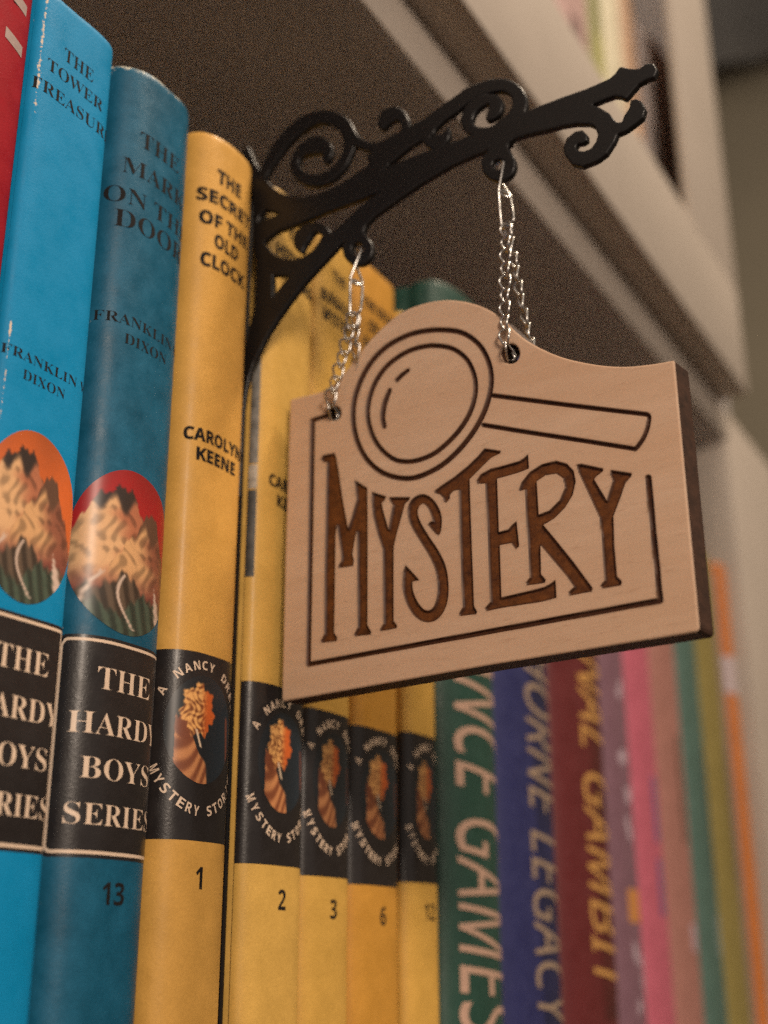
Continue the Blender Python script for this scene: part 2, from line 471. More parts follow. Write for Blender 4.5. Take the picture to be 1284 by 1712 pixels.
# crimson book, mostly out of the frame
sp = Spine(104, 132.2, 1.0, 2.5, ZB, 205)
t, _ = make_book(sp, M_RED, 'crimson book with grey slanting marks, cut off at the left edge of the photo', seed=1)
GREYINK = mat_ink("grey_ink", (0.30, 0.22, 0.20))
for zc in (189.5, 180.0): 
    A = np.linspace(7.0, 12.0, 12); V = []; F = []
    for i, a in enumerate(A):
        V += sp.wrap(np.array([a, a]), np.array([zc - 1.2 + (12 - a) * .2, zc + 1.2 + (12 - a) * .2]), 0.06).tolist()
        if i < 11: F.append((2 * i, 2 * i + 2, 2 * i + 3, 2 * i + 1))
    meshobj('printed_stripe', V, F, GREYINK if zc < 186 else GREYINK, t)
text(sp, SERIF('A'), 7.6, 188.6, 8, 7, INK, t)

def hb_box(sp, t, a0, a1, wide, tc=.6):
    patch(sp, a0 - .6, a1 + .6, 35.6, 74.6 - 1.0, M_BAND, t, 0.03, 'printed_panel', 44, corner=1.6)
    patch(sp, a0, a1, 36.2, 73.0, CREAM, t, 0.06, 'printed_border', 44, corner=1.4)
    patch(sp, a0 + .5, a1 - .5, 36.8, 72.45, M_BAND, t, 0.09, 'printed_panel', 44, corner=.8)
    for s, base, cap, w in (('THE', 64.2, 3.9, 13.4), ('HARDY', 56.3, 3.8, 22.5), ('BOYS', 48.7, 3.7, 17.2), ('SERIES', 41.0, 3.6, 21.5)):
        text(sp, SERIF(s), tc, base, cap, w * wide, CREAM, t, 0.13)
# a small painted mountain landscape in the colours of the printed oval (plain stand-in, no figures)
def mixc(a, b, w):
    w = min(1, max(0, w)); w = w * w * (3 - 2 * w); return tuple(p * (1 - w) + q * w for p, q in zip(a, b))
def jag(x, s):
    return .055 * math.sin(9 * x + s) + .035 * math.sin(23 * x + 2.3 * s) + .02 * math.sin(51 * x + s * 5)
def vignette(sky):
    def f(x, y):
        c = mixc(sky, tuple(v * .72 for v in sky), (y - .2) * .8 + .1 * math.sin(6 * x))
        for px, top, wl_, wr_, lit, shade, cap, s in ((-.22, .80, 1.0, 1.35, (214, 168, 122), (170, 104, 74), (48, 38, 34), 1.0), (.34, .52, 1.35, 1.5, (208, 160, 112), (140, 84, 62), (92, 64, 48), 4.0)):
            r = top - abs(x - px) ** 1.35 * (wl_ if x < px else wr_) + jag(x, s)
            if y < r + .03:
                side = (x - px) - .10 * math.sin(9 * y + s) - .05 * math.sin(27 * y)
                m_ = mixc(lit, shade, side * 2.4 + .42)
                gully = math.sin(17 * x + 8 * y + s + 2.2 * math.sin(13 * y)) * math.cos(15 * y - 6 * x + 2 * math.sin(9 * x)); m_ = mixc(m_, tuple(v * .74 for v in m_), gully + .2)
                m_ = mixc(m_, cap, (y - (top - .34) - .10 * math.sin(16 * x + s)) * 7)
                m_ = mixc(m_, (118, 62, 54), (-.18 - y) * 2.2)
                c = mixc(c, m_, (r + .03 - y) * 22)
        for yy, col, s in ((-.42, (92, 76, 62), 2.0), (-.60, (70, 84, 70), 6.0)):
            r = yy + .12 * math.sin(4 * x + s) + jag(x, s); c = mixc(c, mixc(col, tuple(v * .6 for v in col), .5 + .6 * math.sin(30 * x + 11 * y + s)), (r - y) * 14)
        # pale scree and a winding pale path
        for sx, w in ((-.45 + .30 * math.sin(3.4 * (y + .3)), .05), (.02 + .22 * math.sin(5 * y + 1), .045), (.62 - .4 * (y + .55), .10 * min(1, max(0, (-.28 - y) * 3)))):
            if -.92 < y < -.30: c = mixc(c, (202, 178, 162), (w - abs(x - sx)) * 26)
        return c
    return f

# bright blue book
sp = Spine(132.5, 153.3, 0, 2.2, ZB, 197.5, p=6, q=0.5)
t, _ = make_book(sp, M_BRIGHT, 'bright sky blue book with an orange oval and a whitened left edge, first blue one', wl=.52, wt=.36, seed=3, group=G_BLUE, edge=True)
c0 = -.1
text(sp, SERIF('THE'), c0 + .2, 184.2, 2.9, 8.0, INK, t); text(sp, SERIF('TOWER'), c0, 179.4, 2.7, 15.2, INK, t); text(sp, SERIF('TREASURE'), c0 + .4, 174.0, 2.7, 22.5, INK, t)
text(sp, SERIF('FRANKLIN W.'), c0 + .8, 118.4, 1.9, 22.4, INK, t); text(sp, SERIF('DIXON'), c0 - .6, 114.9, 1.9, 10.2, INK, t)
oval_picture(sp, -.9, 90.9, 11.0, 15.4, vignette((205, 98, 42)), t)
hb_box(sp, t, -12.6, 9.6, .86)
text(sp, SANS('1'), -1.0, 28.4, 3.8, 1.6, INK, t)

# faded blue book
sp = Spine(155.3, 179.2, 3.4, 7.6, ZB, 196.3, p=3.0, q=0.5)
t, _ = make_book(sp, M_TEALB, 'darker faded teal blue book numbered 13 with a red oval, beside the first yellow book', wl=.18, wt=.46, wm=.12, seed=7, group=G_BLUE)
c0 = -.8
for s, b, cap, w, dx in (('THE', 177.2, 3.7, 11.8, 0), ('MARK', 169.9, 3.7, 18.6, 0), ('ON THE', 162.8, 3.7, 24.5, -.3), ('DOOR', 157.2, 4.0, 20.0, 0)):
    text(sp, SERIF(s), c0 + dx - .2, b - (1.6 if s == 'ON THE' else 0) * 0, cap, w, INK, t)
text(sp, SERIF('FRANKLIN W.'), -.8, 135.9, 2.2, 25.5, INK, t); text(sp, SERIF('DIXON'), -1.2, 131.9, 2.2, 11.8, INK, t)
oval_picture(sp, -1.8, 90.6, 13.4, 15.8, vignette((168, 26, 28)), t)
hb_box(sp, t, -14.3, 14.5, 1.0, -.6)
text(sp, SANS('13'), -.3, 28.2, 3.7, 5.4, INK, t)

# ---- yellow books ----
def oval_yellow(warm):
    """an autumn tree on a sandy slope under a dark sky"""
    def f(x, y):
        c = (22 + 12 * max(0, x), 28 + 20 * max(0, x), 34 + 26 * max(0, x))
        d = math.hypot((x + .16) / .50, (y - .34) / .50) + .10 * math.sin(7 * math.atan2(y - .34, x + .16)) + .06 * math.sin(17 * math.atan2(y - .34, x + .16))
        d2 = math.hypot((x + .46) / .32, (y - .02) / .26) + .10 * math.sin(9 * x + 14 * y)
        leaf = .5 + .5 * math.sin(19 * x + 4 * math.sin(13 * y)) * math.cos(17 * y - 3 * math.sin(11 * x))
        gold = mixc((112, 62, 34), (226, 168, 100), leaf * 1.25 - .1 - .45 * (x + .1) + .25 * (y - .3))
        gold = mixc(gold, (196, 92, 38), (x + .16) * 3.2)
        r = -.06 - 1.05 * (x + .42) + .05 * math.sin(12 * x)
        l = -.36 - 1.25 * (x + .35)
        if y < r: 
            sand = mixc((190, 128, 82), (122, 68, 42), .5 + .9 * math.sin(15 * (x - y) + 2.5 * math.sin(5 * x)) * .6)
            c = mixc(c, sand, (r - y) * 18 * (1 if x > -.75 else 0) * max(0, min(1, (.18 - x) * 5)))
        c = mixc(c, (118, 64, 40), (1 - d2) * 6)
        c = mixc(c, gold, (1 - d) * 9)
        c = mixc(c, (212, 186, 158), (.05 - abs(x + .18 + .5 * (y + .12))) * 30 * (1 if -.34 < y < -.02 else 0))
        c = mixc(c, (120, 66, 52), (.07 - abs(x - .84 + .1 * y)) * 20 * (1 if y < .3 else 0))
        return tuple(v * warm for v in c)
    return f
def yellow(xl, xr, z1, mat, label, num, band, title, shift=0, seed=0, warm=1.0, sag=3.6, wl=0.10, wt=0.14, author=True, y0=0.0, p=3.8):
    sp = Spine(xl, xr, y0, sag, ZB, z1, p=p, q=0.5)
    t, _ = make_book(sp, mat, label, seed=seed, group=G_YEL, wl=wl, wt=wt)
    k = (xr - xl) / 22.8 if num != '1' else 1.0
    b0, b1 = band; dz = b0 - 40.4; c = .4 + shift
    patch(sp, -99, 99, b0, b1, M_BAND, t, 0.03, 'printed_band', 46)
    oval_picture(sp, c - .1, 61.4 + dz, 8.9 * k, 10.4, oval_yellow(warm), t, 0.06)
    text_arc(sp, 'A NANCY DREW', c, 61.4 + dz, 10.6 * k, 11.6, 147, 28, 1.75, 1.55 * k, CREAM, t)
    text_arc(sp, 'MYSTERY STORIES', c, 61.4 + dz, 11.2 * k, 14.6, 212, 335, 1.9, 1.45 * k, CREAM, t, bottom=True)
    text(sp, SANS(num), c + .6, b0 - 8.6, 4.0, (1.9 if len(num) == 1 and num == '1' else 2.7 * len(num)), INK, t)
    for s, b, cap, w in title: text(sp, SANS(s), c + .3, b - .1, cap * 1.2, w * .95 * k, INK, t, bold=.024)
    if author:
        text(sp, SANS('CAROLYN'), c + .4, 120.6 + dz * .6, 2.85, 17.4 * k, INK, t, bold=.022); text(sp, SANS('KEENE'), c + .6, 116.3 + dz * .6, 2.85, 12.0 * k, INK, t, bold=.022)
    return t, sp
yellow(181.4, 202.4, 196.4, M_Y[0], 'yellow book numbered 1 standing left of the black bracket, full spine in view', '1', (40.4, 76.2),
       [('THE', 184.0, 3.0, 8.6), ('SECRET', 178.3, 2.8, 18.4), ('OF THE', 172.5, 2.8, 16.6), ('OLD', 167.4, 2.9, 8.4), ('CLOCK', 161.9, 2.9, 15.0)], seed=11, wt=.38, sag=6.8, y0=3.0, shift=-2.5, p=3.2)
t, sp2 = yellow(206.2, 227.5, 196.6, M_Y[1], 'yellow book numbered 2, right of the bracket and nearest behind the sign\'s left edge', '2', (37.5, 74.3),
       [('THE', 184.6, 3.0, 8.6), ('HIDDEN', 178.0, 2.9, 18.0), ('STAIRCASE', 172.5, 2.7, 20.5)], seed=13, wt=.2)
# the picture on its cover shows as grey patches beside the spine
GP = mat_plain("grey_cover_picture", (0.16, 0.145, 0.13), 0.5, 0.75, 260)
box('cover_picture', 206.0, 206.25, 3.0, 120, 97, 192, GP, t, 0)
for za, zb, cc in ((97, 117, (0.045, 0.042, 0.038)), (117.3, 123, (0.30, 0.26, 0.21)), (123.3, 192, (0.13, 0.12, 0.105))):
    patch(sp2, sp2.L[0], sp2.L[0] + 2.0, za, zb, mat_plain('grey_strip_print', cc, .6, .55, 420), t, .05, 'printed_strip', 14)
yellow(227.7, 247.0, 196.0, M_Y[2], 'yellow book numbered 3 directly right of the yellow book numbered 2', '3', (36.3, 72.3),
       [('THE', 183.6, 2.8, 8), ('BUNGALOW', 176.2, 2.9, 19.5), ('MYSTERY', 171.0, 2.9, 17.5)], seed=17, warm=.8, sag=3.0)
yellow(247.2, 269.4, 197.6, M_Y[3], 'deeper ochre yellow book numbered 6, third yellow one right of the bracket', '6', (35.4, 71.4),
       [('THE SECRET', 183.6, 2.8, 19), ('OF RED', 177.5, 2.9, 13.5), ('GATE FARM', 171.5, 2.9, 18.5)], seed=19, warm=.9, sag=3.2)
yellow(271.8, 289.3, 193.0, M_Y[4], 'yellow book numbered 12 standing against the dark green book', '12', (37.0, 73.4),
       [('THE', 181, 2.8, 8), ('MESSAGE IN', 175.5, 2.8, 19), ('THE HOLLOW', 170, 2.8, 19), ('OAK', 165, 2.8, 9)], seed=23, warm=.8, sag=3.2, shift=.6)

# ---- blurred books further along ----
def tome(xl, xr, z1, col, label, y0=0.0, sag=5.0, p=2.6, rough=.5, depth=150, seed=0, wm=0.0):
    sp = Spine(xl, xr, y0, sag, ZB, z1, p=p, q=0.5)
    t, _ = make_book(sp, mat_cover("jacket_%d" % seed, col, rough, mottle=.1), label, depth=depth, seed=seed, wm=wm)
    return t, sp
t, sp = tome(290.2, 323.5, 212.5, (0.012, 0.052, 0.037), 'dark green book with tall cream title reading down, first after the yellow books', sag=6.5, p=2.2, seed=31)
A0 = sp.L[-1]
text_down(sp, SLANT('INHERITANCE GAMES'), A0 - 31.5, A0 - 3.5, 167, 0.5, mat_ink('rose_cream_ink', (0.42, 0.27, 0.20), fade=.2), t, bold=0.0)
GOLD = mat_ink("gold_foil_ink", (0.50, 0.26, 0.075), 0.35)
DULL = mat_ink("dull_cream_ink", (0.28, 0.20, 0.14), 0.5)
t, sp = tome(324, 366.0, 211, (0.017, 0.020, 0.095), 'royal blue book with dull cream title, between the green and the dark red books', seed=33)
patch(sp, 0.5, 99, 1, 209, mat_plain("navy_print", (0.011, 0.013, 0.055), .5, .4, 90), t, .03, 'printed_band')
text_down(sp, SLANT('HAWTHORNE LEGACY'), sp.L[-1] - 26.5, sp.L[-1] - 2.5, 152, 0.8, DULL, t, off=.15)
t, sp = tome(366.5, 413, 211, (0.105, 0.011, 0.013), 'dark red book with gold title reading down, right of the royal blue book', seed=35)
patch(sp, 2.5, 99, 1, 209, mat_plain("maroon_print", (0.07, 0.008, 0.008), .5, .4, 90), t, .03, 'printed_band')
text_down(sp, SLANT('FINAL GAMBIT'), sp.L[-1] - 29.5, sp.L[-1] - 2.5, 133, 8.5, GOLD, t, off=.15)
t, sp = tome(413.5, 441, 203, (0.17, 0.085, 0.115), 'dusty purple book with pale speckles and a small orange label', sag=3.5, seed=37)
PALE = mat_ink("pale_lilac_ink", (0.36, 0.27, 0.32), .5)
OR = mat_ink("orange_ink", (0.45, 0.19, 0.05), .5)
patch(sp, -3, 12.8, 31, 42, OR, t, .05, 'printed_label')
rng = np.random.RandomState(5)
for k in range(16):
    a = rng.uniform(-1, 10); z = rng.uniform(60, 118) if k < 10 else rng.uniform(4, 24)
    oval_ = [(a + rng.uniform(1.2, 3) * math.cos(q), z + rng.uniform(1.5, 4) * math.sin(q)) for q in np.linspace(0, 2 * math.pi, 11)[:-1]]
    meshobj('printed_speckle', sp.wrap(np.array([q[0] for q in oval_]), np.array([q[1] for q in oval_]), .05), [tuple(range(10))], PALE, t, smooth=False)
t, sp = tome(441.4, 472, 206, (0.42, 0.095, 0.140), 'bright pink book with small violet lettering, fifth from the yellow books', sag=3.5, seed=39)
VIO = mat_ink("violet_ink", (0.18, 0.08, 0.17), .5)
for z0_, z1_ in ((84, 60), (54, 34)):
    A = np.linspace(3.5, 8.5, 6)
    patch(sp, 1.0, 7.0, z1_, z0_, VIO, t, .05, 'printed_title')
t, sp = tome(472.4, 507, 204, (0.31, 0.14, 0.115), 'salmon brown book between the pink and the teal books', sag=3.5, seed=41)
patch(sp, 2, 7, 62, 104, mat_ink("umber_ink", (0.11, 0.06, 0.045)), t, .05, 'printed_title')
patch(sp, 3, 9, 22, 32, PALE, t, .05, 'printed_emblem')
t, sp = tome(507.4, 536, 205, (0.060, 0.115, 0.095), 'grey teal book standing left of the olive book', sag=4.5, seed=43)
patch(sp, 2, 11, 50, 104, mat_ink("dark_teal_ink", (0.03, 0.06, 0.055)), t, .05, 'printed_title')
patch(sp, 2, 12, 20, 36, mat_ink("grey_teal_ink", (0.16, 0.20, 0.19)), t, .05, 'printed_emblem')
t, sp = tome(536.4, 572, 199, (0.21, 0.165, 0.045), 'mustard olive book, second from the bookcase side panel', sag=4.5, seed=45)
patch(sp, 4, 11, 50, 110, mat_ink("dark_olive_ink", (0.11, 0.085, 0.025)), t, .05, 'printed_title')
t, sp = tome(572.4, 585, 196, (0.20, 0.14, 0.12), 'thin greyish mauve book squeezed between the mustard olive and the orange books', sag=2.0, seed=46)
t, sp = tome(585.4, 600, 203, (0.42, 0.12, 0.012), 'orange book with a pale band, last one beside the bookcase side', sag=4.0, seed=47)
patch(sp, -99, 99, 138, 156, mat_ink("grey_lilac_ink", (0.36, 0.29, 0.30)), t, .05, 'printed_band')

# books on the upper shelf, seen over the rail
ub = [(385, 403, (0.16, 0.12, 0.07), 'dark olive brown book on the upper shelf, leftmost above the rail'),
      (404, 445, (0.40, 0.26, 0.24), 'dusty pink grey book on the upper shelf, left of the lime green one'),
      (446, 466, (0.20, 0.19, 0.07), 'lime green book on the upper shelf'),
      (467, 494, (0.55, 0.50, 0.36), 'cream book on the upper shelf right of the lime green one'),
      (495, 519, (0.38, 0.24, 0.15), 'tan book on the upper shelf between the cream and the pale grey books'),
      (520, 549, (0.46, 0.40, 0.38), 'pale grey book on the upper shelf, left of the russet one'),
      (550, 592, (0.22, 0.105, 0.07), 'russet brown book on the upper shelf beside the stile')]
for k, (a, b, c, lab) in enumerate(ub):
    sp = Spine(a, b, -3.0, 3.0, 289.8, 289.8 + 205 + 12 * math.sin(k * 2.1), p=2.8)
    t, _ = make_book(sp, mat_cover("upper_jacket_%d" % k, c, .55), lab, depth=130, seed=60 + k)
    patch(sp, -6, 6, 370, 400 + 12 * (k % 3), mat_ink("upper_print_%d" % k, tuple(min(1, v * (.45 if k % 2 else 1.6)) for v in c)), t, .05, 'printed_title')

# ------------------------------------------------------------------ outlines cut from sheet (signed distance on a grid)
def proj(P):
    d = P - CAM
    x = d @ np.array(RIGHT); y = d @ np.array(UP); z = d @ np.array(FWD)
    return PX + FPX * x / z, PY - FPX * y / z
def catmull(pts, n=8, closed=False):
    P = np.array(pts, float); out = []
    N = len(P)
    for i in range(N if closed else N - 1):
        p = [P[(i + k) % N] if closed else P[min(max(i + k, 0), N - 1)] for k in (-1, 0, 1, 2)]
        for t in np.arange(n) / n:
            out.append(.5 * (2 * p[1] + (p[2] - p[0]) * t + (2 * p[0] - 5 * p[1] + 4 * p[2] - p[3]) * t ** 2 + (3 * p[1] - p[0] - 3 * p[2] + p[3]) * t ** 3))
    if not closed: out.append(P[-1])
    return np.array(out)
def sd_poly(X, Y, pts, pad=25):
    P = np.array(pts, float); S = np.full(X.shape, 1e3)
    m = (X > P[:, 0].min() - pad) & (X < P[:, 0].max() + pad) & (Y > P[:, 1].min() - pad) & (Y < P[:, 1].max() + pad)
    x, y = X[m], Y[m]; d = np.full(x.shape, 1e9); ins = np.zeros(x.shape, bool)
    for i in range(len(P)):
        a, b = P[i], P[(i + 1) % len(P)]; e = b - a; L = e @ e + 1e-12
        t = np.clip(((x - a[0]) * e[0] + (y - a[1]) * e[1]) / L, 0, 1)
        d = np.minimum(d, (x - a[0] - t * e[0]) ** 2 + (y - a[1] - t * e[1]) ** 2)
        if a[1] != b[1]:
            c = ((a[1] > y) != (b[1] > y)) & (x < (b[0] - a[0]) * (y - a[1]) / (b[1] - a[1]) + a[0]); ins ^= c
    d = np.sqrt(d); S[m] = np.where(ins, -d, d); return S
def sd_stroke(X, Y, pts, n=8, closed=False, pad=30):
    """pts: (x, y, radius)"""
    P = catmull(pts, n, closed)
    if closed: P = np.vstack([P, P[:1]])
    S = np.full(X.shape, 1e3); R = P[:, 2].max() + pad
    m = (X > P[:, 0].min() - R) & (X < P[:, 0].max() + R) & (Y > P[:, 1].min() - R) & (Y < P[:, 1].max() + R)
    x, y = X[m], Y[m]; s = np.full(x.shape, 1e9)
    for a, b in zip(P[:-1], P[1:]):
        e = b[:2] - a[:2]; L = e @ e + 1e-12
        t = np.clip(((x - a[0]) * e[0] + (y - a[1]) * e[1]) / L, 0, 1)
        s = np.minimum(s, np.hypot(x - a[0] - t * e[0], y - a[1] - t * e[1]) - (a[2] + t * (b[2] - a[2])))
    S[m] = s; return S
def cut_grid(S):
    """marching squares: returns 2-D points (grid units), faces, rim edges, flags"""
    ny, nx = S.shape; ins = S < 0
    idx = -np.ones(S.shape, int); jj, ii = np.nonzero(ins); idx[jj, ii] = np.arange(len(jj))
    pts = [tuple(p) for p in np.stack([ii, jj], 1).astype(float)]; rimflag = [0] * len(pts)
    full = ins[:-1, :-1] & ins[1:, :-1] & ins[:-1, 1:] & ins[1:, 1:]
    fj, fi = np.nonzero(full)
    faces = np.stack([idx[fj, fi], idx[fj, fi + 1], idx[fj + 1, fi + 1], idx[fj + 1, fi]], 1).tolist()
    anyc = ins[:-1, :-1] | ins[1:, :-1] | ins[:-1, 1:] | ins[1:, 1:]
    bj, bi = np.nonzero(anyc & ~full); ed = {}; rims = []
    def cross(a, b):
        k = (a, b) if a < b else (b, a)
        if k not in ed:
            sa, sb = S[k[0][1], k[0][0]], S[k[1][1], k[1][0]]; t = min(.93, max(.07, sa / (sa - sb)))
            pts.append((k[0][0] + t * (k[1][0] - k[0][0]), k[0][1] + t * (k[1][1] - k[0][1]))); rimflag.append(1); ed[k] = len(pts) - 1
        return ed[k]
    for j, i in zip(bj.tolist(), bi.tolist()):
        c = [(i, j), (i + 1, j), (i + 1, j + 1), (i, j + 1)]; poly = []; tag = []
        for k in range(4):
            a, b = c[k], c[(k + 1) % 4]
            if ins[a[1], a[0]]: poly.append(int(idx[a[1], a[0]])); tag.append(0)
            if ins[a[1], a[0]] != ins[b[1], b[0]]: poly.append(cross(a, b)); tag.append(1 if ins[a[1], a[0]] else 2)
        if len(poly) >= 3:
            faces.append(poly)
            for k in range(len(poly)):
                if tag[k] == 1 and tag[(k + 1) % len(poly)] == 2: rims.append((poly[k], poly[(k + 1) % len(poly)]))
    return np.array(pts), faces, rims, np.array(rimflag, bool)
def bilin(A, P):
    x, y = P[:, 0], P[:, 1]; i = np.clip(x.astype(int), 0, A.shape[1] - 2); j = np.clip(y.astype(int), 0, A.shape[0] - 2); u, v = x - i, y - j
    return (A[j, i] * (1 - u) * (1 - v) + A[j, i + 1] * u * (1 - v) + A[j + 1, i] * (1 - u) * v + A[j + 1, i + 1] * u * v)
def sm(x): x = np.clip(x, 0, 1); return x * x * (3 - 2 * x)

# ------------------------------------------------------------------ black scroll bracket
XB = 202.6       # plane of its face, mm
TB = 1.7
g = 0.2
a_ = np.arange(-8, 107, g); z_ = np.arange(98, 210, g)
AA, ZZ = np.meshgrid(a_, z_)
Pw = np.stack([np.full(AA.shape, XB), -AA, ZZ], -1) * MM
U, V_ = proj(Pw)
def cv(ox, oy, k):
    return lambda L: [((ox + q[0] / k, oy + q[1] / k) + ((q[2] / k,) if len(q) > 2 else ())) for q in L]
cA, cB, cC, cD, cE = cv(640, 100, 4.938), cv(400, 150, 4.938), cv(400, 330, 5.35), cv(860, 80, 4.938), cv(600, 80, 2.469)
outer = [(395, 262), (414, 243), (421, 260), (429, 277), (443, 297), (453, 310), (464.8, 319), (477, 324.6), (491, 328.2), (509, 327.8), (529.6, 323.8), (553.9, 314), (582.3, 297.8), (612.6, 275.6), (636, 256), (655, 262), (648, 277), (641, 283.5), (660, 273), (680.5, 264), (721, 248.8), (751.4, 237.7), (779.7, 227.6), (800, 215), (822, 235), (814, 251), (789.9, 260), (753.4, 276.2), (708.9, 302.5), (668.4, 330), (640, 350.6), (624.3, 361.8), (611.2, 375.8), (607, 386), (609, 395), (600, 402), (588, 398), (573.8, 402.9), (560.7, 416), (512.1, 468.3), (500.9, 481.4), (484, 503.8), (465.4, 530), (452.3, 550.6), (441, 571), (433, 588), (424, 605), (416.8, 627), (410.6, 657), (406.5, 690), (403, 760), (400.5, 830), (396, 830), (399, 680), (405, 610), (410, 573), (416, 545), (424, 517), (428, 489), (428, 442), (423, 414), (421, 330), (416, 300), (395, 285)]
S = sd_poly(U, V_, outer)
holes = [cB([(150, 1090), (165, 1040), (205, 990), (325, 1020), (240, 1055)]),
         cC([(298, 695), (440, 705), (370, 790), (296, 888)]),
         cC([(215, 395), (330, 305), (450, 262), (540, 228), (620, 195)]) + cB([(700, 1012), (850, 957), (1000, 900), (1155, 834), (1050, 912), (950, 1000), (860, 1090), (760, 1172)]) + cC([(780, 330), (730, 345), (705, 400), (650, 470), (570, 525), (480, 550), (400, 545), (320, 510), (250, 450)])]
for h in holes: S = np.maximum(S, -sd_poly(U, V_, h))
polys = [cA([(-60, 690), (60, 625), (165, 578), (200, 552), (330, 485), (480, 372), (640, 262), (760, 202), (790, 280), (700, 350), (600, 430), (500, 500), (430, 570), (410, 615), (370, 640), (320, 655), (200, 732), (80, 832), (0, 888), (-30, 915), (-100, 900), (-140, 800)]),
         cD([(75, 530), (200, 475), (400, 400), (600, 330), (780, 250), (830, 205), (855, 165), (880, 150), (940, 165), (990, 170), (1030, 165), (1090, 122), (1150, 130), (1180, 180), (1150, 240), (1080, 265), (1020, 300), (960, 370), (920, 417), (905, 420), (870, 402), (820, 396), (740, 425), (640, 464), (700, 488), (780, 535), (830, 600), (850, 612), (885, 606), (900, 560), (945, 490), (955, 430), (1000, 415), (1050, 440), (1080, 500), (1062, 570), (1000, 622), (920, 680), (850, 710), (825, 770), (760, 870), (680, 930), (560, 978), (470, 960), (415, 890), (400, 820), (430, 740), (500, 685), (560, 675), (600, 715), (600, 760), (560, 785), (520, 790), (505, 815), (525, 842), (570, 850), (630, 825), (670, 770), (685, 710), (660, 650), (610, 627), (500, 625), (380, 645), (250, 680), (100, 715), (0, 745), (-40, 775), (-70, 800), (-226, 850), (-330, 850), (-386, 739), (-300, 700), (-236, 695), (-126, 650), (-50, 590), (20, 545)]),
         cA([(780, 640), (1070, 690), (1030, 705), (1040, 735), (1060, 770), (960, 800), (880, 800), (855, 770), (868, 752), (800, 730)])]
for p in polys: S = np.minimum(S, sd_poly(U, V_, p))
strokes = [cB([(190, 690, 36), (215, 640, 38), (262, 560, 45), (350, 430, 52), (470, 310, 56), (600, 235, 55), (720, 222, 56), (830, 260, 60), (895, 350, 58), (905, 450, 46), (880, 530, 40), (832, 620, 42), (750, 700, 45), (650, 742, 50), (545, 735, 52), (470, 675, 44), (452, 600, 34), (482, 525, 38), (550, 475, 58), (640, 452, 74), (705, 478, 56), (722, 535, 36), (705, 585, 18)]),
           cB([(900, 370, 58), (960, 420, 46), (1040, 458, 40), (1120, 472, 42), (1200, 455, 46), (1290, 410, 50)]),
           cC([(790, 345, 40), (735, 282, 42), (670, 264, 42), (605, 290, 58), (556, 345, 70), (535, 405, 55), (540, 455, 30), (548, 480, 14)]),
           cA([(690, 290, 58), (800, 240, 56), (900, 208, 54), (990, 204, 54), (1068, 237, 56), (1118, 300, 60), (1122, 380, 62), (1085, 460, 60), (1010, 530, 58), (900, 592, 48), (780, 592, 44), (705, 550, 48), (690, 485, 50), (722, 405, 48), (795, 345, 42), (870, 322, 42), (925, 345, 58), (925, 400, 56), (892, 450, 40), (865, 482, 20)]),
           cE([(165, 375, 20), (188, 335, 17), (184, 296, 20), (150, 268, 28), (115, 280, 30), (98, 305, 22), (92, 325, 11)]),
           cA([(375, 590, 30), (355, 640, 34), (385, 680, 42), (440, 672, 56), (495, 645, 42), (525, 600, 26), (530, 560, 14)])]
for q in strokes: S = np.minimum(S, sd_stroke(U, V_, q))
def ringsd(cx, cy, rx, ry, w): 
    return sd_stroke(U, V_, [(cx + rx * math.cos(t), cy + ry * math.sin(t), w) for t in np.linspace(0, 2 * math.pi, 17)[:-1]], closed=True)
S = np.maximum(S, -(np.hypot((U - 834.2) / 9.4, (V_ - 271.5) / 9.2) - 1) * 9)
S = np.minimum(S, ringsd(832.3, 274, 19.0, 18.2, 9.6))
S = np.maximum(S, -(np.hypot((U - 598) / 9.6, (V_ - 414) / 10.5) - 1) * 9)
S = np.minimum(S, ringsd(597.0, 416, 17.6, 19.2, 7.8))
pts, faces, rims, rf = cut_grid(S)
Sv = bilin(S, pts); Sv[rf] = 0
mmpx = 0.13; bev = 0.32
depth = bev * (1 - np.sqrt(np.clip(1 - (1 - np.clip(-Sv * mmpx / bev, 0, 1)) ** 2, 0, 1)))
AY = -(a_[0] + pts[:, 0] * g); AZ = z_[0] + pts[:, 1] * g
front = np.stack([XB + depth, AY, AZ], 1); TK = np.interp(AZ, [103, 140, 156], [0.8, 1.3, TB])
back = np.stack([XB + TK - np.minimum(depth, TK * .3), AY, AZ], 1)
N = len(pts)
F = [f for f in faces] + [[q + N for q in f[::-1]] for f in faces] + [(b, a, a + N, b + N) for a, b in rims]
br = empty('wall_bracket', (XB * MM, 0, 0.16), 'ornate black scrollwork bracket jutting out between the yellow books numbered 1 and 2', 'bracket')
meshobj('scroll_arm', np.concatenate([front, back]) * MM, F, ACRYL, br, angle=40)
pl = box('mounting_plate', XB + .8, XB + 2.0, 0.1, 95, ZB + .3, 200, ACRYL, br, 0.3)

